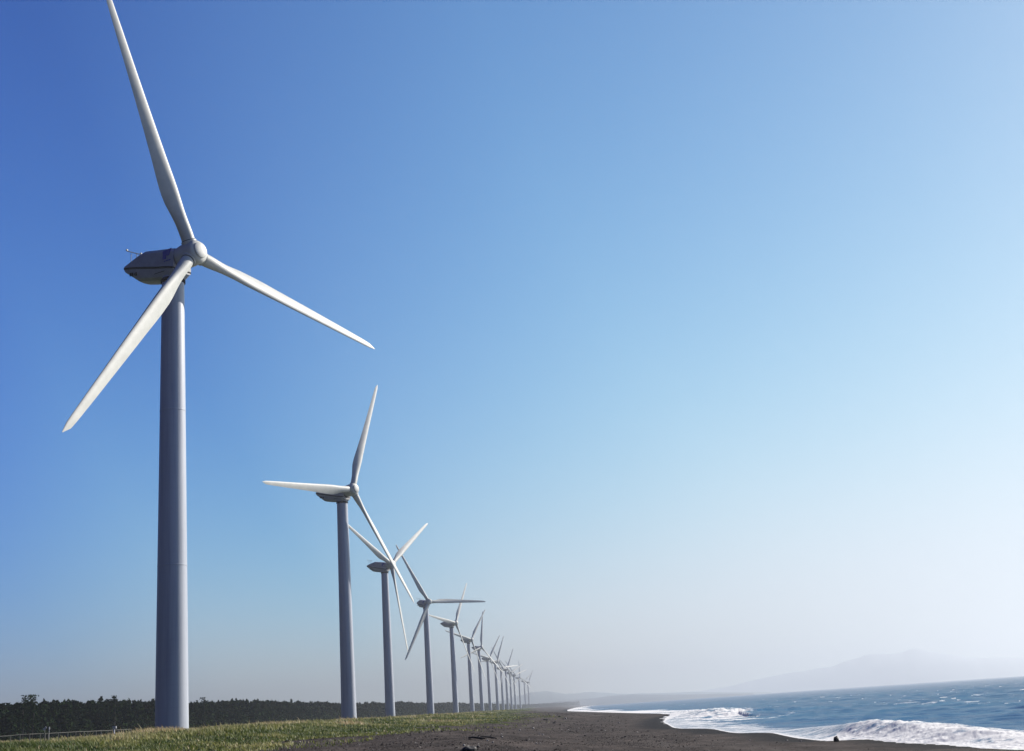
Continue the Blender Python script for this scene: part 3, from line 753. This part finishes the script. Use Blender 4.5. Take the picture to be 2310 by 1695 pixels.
while s < total:
    x0, y0, _ = belt_at(s)
    x1, y1, _ = belt_at(s + 5); dx, dy = x1 - x0, y1 - y0; L = math.hypot(dx, dy); nx, ny = -dy / L, dx / L   # inland normal
    R_d = math.hypot(x0, y0)
    step = 2.5 if R_d < 800 else (5 if R_d < 1600 else 10)
    rows = 7 if R_d < 800 else (5 if R_d < 2500 else 3)
    for j in range(rows):
        o = j * 4.2 + rg.uniform(-1.5, 1.5); 
        x = x0 + nx * o + rg.uniform(-1.5, 1.5); y = y0 + ny * o + rg.uniform(-1.5, 1.5)
        h = (8.2 if j == 0 else 10.3 if j == 1 else 11.3) * rg.uniform(.93, 1.07) * (1 + .06 * math.sin(s / 37) * math.sin(s / 90 + 1))
        if rg.random() < .06 and j > 1: h *= 1.07
        h *= np.interp(R_d, [300, 700, 1200, 3000, 5000], [1.0, 1.0, 1.05, 1.0, 1.4])
        w = rg.uniform(2.8, 4.0) * (1 if R_d < 1600 else 2)
        vis = j < 2
        n = int((330 if vis else 200) * np.clip(450 / R_d, .12, 1))
        cpt = crown_points(rg, h, w, n) 
        if j == 0: cpt[:, 2] = cpt[:, 2] * .93 + rg.uniform(0, .3, n)
        cpt += np.array([x, y, EYE - .2])
        sz = rg.uniform(.35, .75, n) * np.clip(R_d / 500, 1, 4) ** .6
        v, f = quads(cpt, sz, rg)
        VV.append(v); FF.append(f + nv); nv += len(v)
        tt = np.clip(rg.normal(.45, .22, n) + rg.normal(0, .12), 0, 1); TT.append(np.repeat(tt, 4))
    s += step
pines = mesh_obj("pine_forest", np.vstack(VV), np.vstack(FF), M_PINE, attrs={"tint": np.concatenate(TT)})
tag(pines, "long dark belt of coastal pines behind the grassy dune and the turbine towers", "forest", kind='stuff')
# a few pines stand clear above the canopy
def pine_tree(px, py, dist, label, seed, lean=0.0, w=2.0):
    rg2 = np.random.default_rng(seed)
    p = at(px, py, dist); g = EYE - .2; h = p[2] - g
    r_ = empty("pine_tree", (p[0], p[1], g)); tag(r_, label, "pine tree", "pines rising above the forest canopy")
    b = MB(); b.tube([(0, 0, 0), (.05 + lean * .2, 0, h * .35), (lean * .5, .05, h * .7), (lean, 0, h * .97)], [.24, .19, .12, .03], 8)
    for k in range(9):
        t = rg2.uniform(.45, .95); a = rg2.uniform(0, 6.28); c_ = np.array([lean * t, 0, h * t])
        b.tube([c_, c_ + np.array([math.cos(a), math.sin(a), .35]) * w * (1.15 - t)], [.06, .02], 5)
    b.build("trunk", M_BARK, r_, smooth=True)
    n = 420; t = rg2.uniform(.3, 1.0, n)
    k = rg2.integers(0, 9, n); lob = np.array([(rg2.uniform(-1, 1) * w * .55, rg2.uniform(-1, 1) * w * .55, q) for q in np.linspace(.35, .98, 9)])
    c_ = lob[k] * np.array([1, 1, h]) + rg2.normal(0, 1, (n, 3)) * np.array([w * .30, w * .30, .35]); c_[:, 0] += lean * c_[:, 2] / h
    c_[:, 2] = np.minimum(c_[:, 2], h)
    v, f = quads(c_, rg2.uniform(.18, .42, n), rg2)
    mesh_obj("crown", v, f, M_PINE, r_, attrs={"tint": np.repeat(np.clip(rg2.normal(.4, .2, n), 0, 1), 4)})
pine_tree(53, 1569, 352, "tall round-topped pine, left of the two that stand above the forest at the far left", 1, 0, 1.9)
pine_tree(74, 1569, 355, "pine with a ragged crown leaning right, above the forest at the far left", 2, .8, 1.9)
pine_tree(258, 1570, 405, "narrow pine poking above the forest canopy between the far left and the nearest tower", 3, .5, 1.4)
pine_tree(461, 1574, 478, "small pine standing out on the skyline just right of the nearest turbine tower", 4, 0, 1.6)

# ------------------------------------------------------------------ dune grass
M_GRASS = None
def grass_mat():
    m, nt, b = new_mat("dune_grass")
    a = nt.nodes.new("ShaderNodeAttribute"); a.attribute_name = "tint"
    r = ramp(nt, a.outputs["Fac"], [(0, (.040, .064, .010)), (.30, (.092, .112, .022)), (.6, (.205, .200, .064)), (.85, (.29, .265, .13)), (1, (.34, .26, .14))])
    nt.links.new(r.outputs[0], b.inputs["Base Color"]); b.inputs["Roughness"].default_value = .65; b.inputs["Specular IOR Level"].default_value = .25
    tr = nt.nodes.new("ShaderNodeBsdfTranslucent"); nt.links.new(r.outputs[0], tr.inputs[0])
    mx = nt.nodes.new("ShaderNodeMixShader"); mx.inputs[0].default_value = .35
    out = nt.nodes["Material Output"]; nt.links.new(b.outputs[0], mx.inputs[1]); nt.links.new(tr.outputs[0], mx.inputs[2]); nt.links.new(mx.outputs[0], out.inputs[0])
    return m
def scatter_grass(n, seed):
    rg = np.random.default_rng(seed)
    az = np.radians(rg.uniform(-27, 2.0, n)); u = rg.uniform(0, 1, n)
    r = 72 * (1800 / 72) ** (u ** 1.7)
    x = r * np.sin(az); y = r * np.cos(az)
    gd = grass_dist(x, y)
    patch = fbm(x / 9, y / 9, 101, 4); patch2 = fbm(x / 2.5, y / 2.5, 102, 3); tone = fbm(x / 16, y / 16, 103, 3)
    gdn = gd + 24 * (fbm(x / 6, y / 6, 5, 4) - .5)
    dens = sstep(-1.0, 9, gdn) * (.18 + 1.0 * sstep(.36, .58, patch2))
    stray = (gd > -9) & (rg.random(n) < .05 * sstep(.5, .6, patch)) 
    k = (rg.random(n) < dens) | stray
    # belt of pines needs none, and the far inland side is hidden
    k &= (x > -210)
    x, y, r, gd, patch, patch2, tone, gdn = [q[k] for q in (x, y, r, gd, patch, patch2, tone, gdn)]
    n = len(x)
    tall = sstep(4, 26, gdn) * (.35 + .65 * sstep(.38, .6, patch))
    h = (.08 + .22 * rg.random(n)) * (1 - tall) + (.28 + .55 * rg.random(n) + .6 * (patch2 - .5)) * tall
    h = np.where(rg.random(n) < .02, h * 1.6, h)
    h = h * np.clip(1.05 - (r - 200) / 1500, .6, 1)
    w = .022 * np.clip(r / 70, 1, 12) * rg.uniform(.6, 1.3, n) * (1 + .6 * (1 - tall))
    z = land_z(x, y) - .03
    a = rg.uniform(0, 6.283, n); wx_, wy_ = np.cos(a) * w, np.sin(a) * w
    la = rg.normal(2.6, .9, n); lean = h * rg.uniform(.1, .7, n)
    lx, ly = np.cos(la) * lean, np.sin(la) * lean
    V = np.stack([np.stack([x - wx_, y - wy_, z], 1), np.stack([x + wx_, y + wy_, z], 1),
                  np.stack([x + wx_ * .7 + lx * .35, y + wy_ * .7 + ly * .35, z + h * .6], 1), np.stack([x - wx_ * .7 + lx * .35, y - wy_ * .7 + ly * .35, z + h * .6], 1),
                  np.stack([x + lx, y + ly, z + h], 1)], 1).reshape(-1, 3)
    i = np.arange(n)[:, None] * 5
    F = np.concatenate([np.concatenate([i, i + 1, i + 2], 1), np.concatenate([i, i + 2, i + 3], 1), np.concatenate([i + 3, i + 2, i + 4], 1)])
    t = .16 + .62 * tall * sstep(.36, .62, tone) + rg.normal(0, .08, n) + 1.5 * (patch - .5) + .6 * (patch2 - .5)
    t = np.where(rg.random(n) < .03, .95, t)
    return V, F, np.repeat(np.clip(t, 0, 1), 5)
V, F, T_ = scatter_grass(430000, 7)
gr = mesh_obj("dune_grass", V, F, grass_mat(), attrs={"tint": T_})
tag(gr, "tall pale dune grass running along the foot of the turbine row beside the dark sand", "grass", kind='stuff')

# ------------------------------------------------------------------ fence on the dune
M_POST = simple("weathered_post", (.085, .085, .075), .8, .2, 4)
fence = None
fpx = [(-60, 1665, 182), (-35, 1663, 183), (-8, 1661, 184), (24, 1659, 186), (45, 1656.5, 187), (67, 1655.5, 188), (91, 1654.5, 190), (101, 1654.2, 190.5), (109, 1654, 191), (132, 1652.5, 193), (153, 1651.5, 195), (171, 1650.3, 197), (190, 1649.8, 199), (198, 1649.5, 200),
       (217, 1648.5, 203), (228, 1648, 205), (243, 1647.5, 207), (268, 1645.8, 211), (296, 1644.5, 215)]
tops = [at(*a) for a in fpx]
f0 = tops[0]; fence = empty("fence", (f0[0], f0[1], gh(f0[0], f0[1])))
tag(fence, "low pale post and rail fence in the dune grass at the far left", "fence")
fl = np.array(fence.location)
for (px_, py_, d_), p in zip(fpx, tops):
    p = p - fl; b = MB(); zb = gh(p[0] + fl[0], p[1] + fl[1]) - fl[2] - .3
    wd = .11 if px_ in (101, 109) else .065
    b.tube([(p[0], p[1], zb), (p[0], p[1], p[2] + .02)], [wd, wd * .9], 8); b.build("post", M_POST, fence, smooth=True, sharp=math.radians(40))
for q, dz in enumerate((-.06,)):
    b = MB()
    for p0, p1 in zip(tops[:-1], tops[1:]):
        a_ = p0 - fl + [0, 0, dz]; c_ = p1 - fl + [0, 0, dz]; b.tube([a_, c_], .035, 6)
    b.build("rail", M_POST, fence)

# ------------------------------------------------------------------ small things in the dunes
M_WHITE = simple("white_paint", (.30, .31, .34), .5, .1, 2)
def meter_cabinet():
    p = at(258, 1656, 200); g = gh(p[0], p[1]); top = at(256, 1638.5, 200)[2]
    r_ = empty("marker_post", (p[0], p[1], g)); tag(r_, "pale square post with a side box in the grass left of the nearest tower", "post")
    h = top - g
    b = MB(); b.tube([(-.1, 0, -.2), (-.1, 0, h - .3)], .17, 12); b.build("post", M_WHITE, r_, smooth=True, sharp=.6)
    b = MB(); b.box((.0, 0, h - .18), (.52, .3, .34)); b.build("cap", M_WHITE, r_)
    b = MB(); b.box((.35, .05, max(.3, h * .25)), (.5, .4, h * .45)); b.build("cabinet", M_STEEL, r_)
meter_cabinet()
def sign_on_pole(px, py, d, name, label, tilt, size=(.55, .05, .3), pole=True):
    p = at(px, py, d); g = gh(p[0], p[1])
    r_ = empty(name, (p[0], p[1], g)); tag(r_, label, "sign")
    h = p[2] - g
    b = MB(); b.tube([(0, .06, -.2), (0, .06, h)], .03, 8); b.build("pole", M_STEEL, r_)
    c, s_ = math.cos(tilt), math.sin(tilt)
    b = MB(); b.box((0, 0, h), size, rot=[[c, 0, -s_], [0, 1, 0], [s_, 0, c]]); b.build("board", M_WHITE, r_)
sign_on_pole(101, 1644, 194, "tilted_sign", "small white board tilted on a thin pole behind the fence at the far left", math.radians(38))
p = at(111, 1641, 193); g = gh(p[0], p[1])
r_ = empty("thin_pole", (p[0], p[1], g)); tag(r_, "thin grey pole rising behind the fence, just right of the small tilted board", "pole")
b = MB(); b.tube([(0, 0, -.2), (0, 0, p[2] - g)], .05, 8); b.build("shaft", M_STEEL, r_, smooth=True, sharp=.6)
b = MB(); b.box((0, 0, p[2] - g - .12), (.16, .12, .34)); b.build("plate", M_WHITE, r_)
p = at(613.5, 1635, 260); g = gh(p[0], p[1]); top = at(613.5, 1630.5, 260)[2]
r_ = empty("marker_stone", (p[0], p[1], g)); tag(r_, "small white marker block in the grass between the first and second turbine towers", "marker")
b = MB(); b.box((0, 0, (top - g) / 2 - .15), (.40, .35, top - g + .3)); b.build("block", M_WHITE, r_)
b = MB(); b.box((0, 0, top - g + .03), (.46, .41, .07)); b.build("top_slab", M_WHITE, r_)

# litter, driftwood and stones on the sand
M_WOOD = simple("driftwood", (.014, .012, .011), .9, .3, 6, bump=.3)
M_STONE = simple("dark_stone", (.010, .010, .012), .7, .3, 5, bump=.3)
M_PALE = simple("pale_pebble", (.26, .25, .23), .7, .2, 8)
def rock(name, px, py, d, sz, mat, label, cat, seed, group=None, sink=.3):
    rg2 = np.random.default_rng(seed)
    p = at(px, py, d)
    g = gh(p[0], p[1]); sz = [q_ * d / FPX / 2 for q_ in sz]     # given as measured in the photograph
    n, m_ = 14, 9; V = []; 
    ph = rg2.uniform(0, 6, 6)
    for j in range(m_ + 1):
        t = math.pi * j / m_
        for i in range(n):
            a = 2 * math.pi * i / n
            q = 1 + .16 * math.sin(2 * a + ph[0] + t) + .10 * math.sin(3 * a + ph[1] - 2 * t) + .07 * math.sin(5 * a + ph[2] + 3 * t) + rg2.normal(0, .03)
            V.append((sz[0] * q * math.sin(t) * math.cos(a), sz[1] * q * math.sin(t) * math.sin(a), sz[2] * (1 - sink) + sz[2] * q * math.cos(t)))
    F = [(j * n + i, j * n + (i + 1) % n, (j + 1) * n + (i + 1) % n, (j + 1) * n + i) for j in range(m_) for i in range(n)]
    F = [tuple(f[::-1]) for f in F]
    o = mesh_obj(name, np.array(V), F, mat, smooth=True); o.location = (p[0], p[1], g); tag(o, label, cat, group); return o
def ground_hit(px, py):
    d = ray(px, py); rr = np.exp(np.linspace(math.log(30), math.log(900), 600))
    x = d[0] * rr; y = d[1] * rr; z = EYE + d[2] * rr; zl = land_z(x, y)
    k = np.argmax(z < zl); return float(rr[k]) if (z < zl).any() else 300.0
def hit(px, py): return ground_hit(px, py)
rock("boulder", 1887, 1672, hit(1887, 1674), (10, 9, 12), M_STONE, "small black rock on the edge of the sand against the white swash", "rock", 3)
rock("dark_mound", 1058, 1697, hit(1058, 1693) - 1.5, (30, 24, 13), M_STONE, "black lump half out of the bottom edge of the sand, lowest thing on the beach", "rock", 4)
rock("dark_mound", 1079, 1687, hit(1079, 1687), (7, 6, 5), M_STONE, "little black stone just right of and above the black lump", "rock", 5)
rock("pale_stone", 1047, 1684, hit(1047, 1684), (6, 5, 4), M_PALE, "pale stone just above the black lump at the bottom of the beach", "stone", 6)
rock("plastic_scrap", 955, 1633.5, hit(955, 1634), (9, 6, 3), M_PALE, "flat whitish scrap lying in the green grass edge between the third and fourth towers", "litter", 7)
STN = [(1173, 1649, 4), (1133, 1664, 4), (1224, 1659, 4), (1238, 1665, 3), (1276, 1622, 4.5), (1217, 1657, 3), (1275, 1671, 3), (1203, 1644, 4.5), (1210, 1678, 4), (1218, 1677, 2.5),
       (1692, 1671, 2.5), (1776, 1672, 3.5), (1807, 1673, 3), (1068, 1659, 3), (1100, 1672, 4), (1112, 1676, 4), (660, 1676, 3.5), (850, 1657, 6), (1396, 1632, 4)]
for q, (a_, b_, s_) in enumerate(STN):
    rock("pale_pebble", a_, b_, hit(a_, b_ + .5), (s_, s_ * .8, s_ * .7), M_PALE, "small pale pebble or shell scattered on the dark sand", "pebble", 20 + q, "pale pebbles scattered over the dark beach")
DK = [(702, 1669, 6), (648, 1674, 12), (962, 1650, 5), (1250, 1632, 8), (1231, 1625, 10), (1262, 1617, 7), (984, 1668, 8), (1022, 1681, 7), (1030, 1688, 8), (1320, 1660, 6), (1410, 1662, 6), (1040, 1676, 5), (1287, 1650, 6), (880, 1680, 7)]
for q, (a_, b_, s_) in enumerate(DK):
    rock("dark_debris", a_, b_, hit(a_, b_ + .5), (s_, s_ * .6, s_ * .35), M_WOOD, "small dark clump of debris washed up on the sand", "debris", 60 + q, "dark debris scattered over the beach")
def log(name, pts, rad, label):
    P = [];
    for a_, b_ in pts:
        q = at(a_, b_, hit(a_, b_)); P.append((q[0], q[1], gh(q[0], q[1]) + .05))
    P = np.array(P); c = P[0].copy(); b = MB()
    n = len(P); rr = np.interp(np.linspace(0, 1, n), [0, .4, 1], [rad * .5, rad, rad * .35])
    b.tube(P - c, rr, 9)
    m1 = P[n // 2] - c; b.tube([m1, m1 + np.array([.25, .1, .22])], [rad * .5, rad * .15], 6)
    o = b.build(name, M_WOOD, None, smooth=True); o.location = c; tag(o, label, "driftwood")
log("driftwood_branch", [(1056, 1667), (1066, 1666.3), (1076, 1667), (1086, 1668.3), (1095, 1669.5)], .08, "dark curved driftwood branch on the sand, left of the two near the bottom")
log("driftwood_branch", [(1084, 1664), (1094, 1664.2), (1104, 1664.8), (1114, 1666), (1120, 1668)], .07, "dark driftwood stick just right of and behind the longer curved branch")

# coarse shingle, shell and weed fragments over the sand
def scatter_shingle(n, seed):
    rg = np.random.default_rng(seed)
    az = np.radians(rg.uniform(-22, 24, n)); r = 38 * (520 / 38) ** (rg.uniform(0, 1, n) ** 1.25)
    x = r * np.sin(az); y = r * np.cos(az); gd = grass_dist(x, y); sd = shore_dist(x, y)
    pt = fbm(x / 8, y / 14, 301, 4)
    dens = sstep(.36, .62, pt) * (1 - .75 * sstep(-18, -50, gd)) * sstep(3, 10, sd) + .15 * sstep(3, 10, sd)
    dens = dens + 1.2 * np.exp(-((sd - 24 + 7 * (pt - .5)) / 1.1) ** 2) + .8 * np.exp(-((gd + 9 + 9 * (pt - .5)) / .9) ** 2)
    k = (rg.random(n) < dens) & (gd < 4)
    x, y, r = x[k], y[k], r[k]; n = len(x)
    s_ = np.exp(rg.normal(-3.9, .5, n)) * np.clip(r / 60, .8, 6) ** .6
    z = land_z(x, y)
    base = np.array([(1, 0, 0), (.3, .95, 0), (-.8, .6, 0), (-.8, -.6, 0), (.3, -.95, 0), (0, 0, 1)], float)
    a = rg.uniform(0, 6.283, n); ca, sa = np.cos(a), np.sin(a)
    ex = rg.uniform(.8, 2.0, n)
    V = np.zeros((n, 6, 3))
    bx = base[None, :, 0] * ex[:, None] * s_[:, None] * rg.uniform(.7, 1.3, (n, 6)); by = base[None, :, 1] * s_[:, None] * rg.uniform(.7, 1.3, (n, 6))
    V[:, :, 0] = x[:, None] + bx * ca[:, None] - by * sa[:, None]; V[:, :, 1] = y[:, None] + bx * sa[:, None] + by * ca[:, None]
    V[:, :, 2] = z[:, None] - .02 + base[None, :, 2] * (s_ * rg.uniform(.6, 1.3, n) + .02)[:, None]
    i = np.arange(n)[:, None] * 6
    F = np.concatenate([np.concatenate([i + q, i + (q + 1) % 5, i + 5], 1) for q in range(5)])
    t = np.clip(rg.normal(.28, .16, n), 0, 1); t = np.where(rg.random(n) < .025, rg.uniform(.7, 1, n), t)
    return V.reshape(-1, 3), F, np.repeat(t, 6)
V, F, T_ = scatter_shingle(150000, 77)
m, nt, b_ = new_mat("shingle"); a_ = nt.nodes.new("ShaderNodeAttribute"); a_.attribute_name = "tint"
rr_ = ramp(nt, a_.outputs["Fac"], [(0, (.005, .0045, .0045)), (.3, (.022, .019, .018)), (.6, (.055, .047, .042)), (1, (.25, .24, .22))])
nt.links.new(rr_.outputs[0], b_.inputs["Base Color"]); b_.inputs["Roughness"].default_value = .85; b_.inputs["Specular IOR Level"].default_value = .04
tag(mesh_obj("shingle", V, F, m, attrs={"tint": T_}), "dark shingle and weed fragments strewn over the black sand beach", "shingle", kind='stuff')

# ------------------------------------------------------------------ haze
def haze():
    m = bpy.data.materials.new("haze"); m.use_nodes = True; nt = m.node_tree; nt.nodes.clear()
    v = nt.nodes.new("ShaderNodeVolumePrincipled"); o = nt.nodes.new("ShaderNodeOutputMaterial")
    v.inputs["Color"].default_value = (.43, .46, .505, 1); v.inputs["Density"].default_value = 1.9e-4; v.inputs["Anisotropy"].default_value = .52
    nt.links.new(v.outputs[0], o.inputs["Volume"])
    b = MB(); b.box((0, 0, 0), (23600, 23600, 312)); ob = b.build("haze", m); ob.location = (0, 0, -9 + 156)
    tag(ob, "thin pale sea haze over the whole coast", "haze", kind='stuff')
haze()
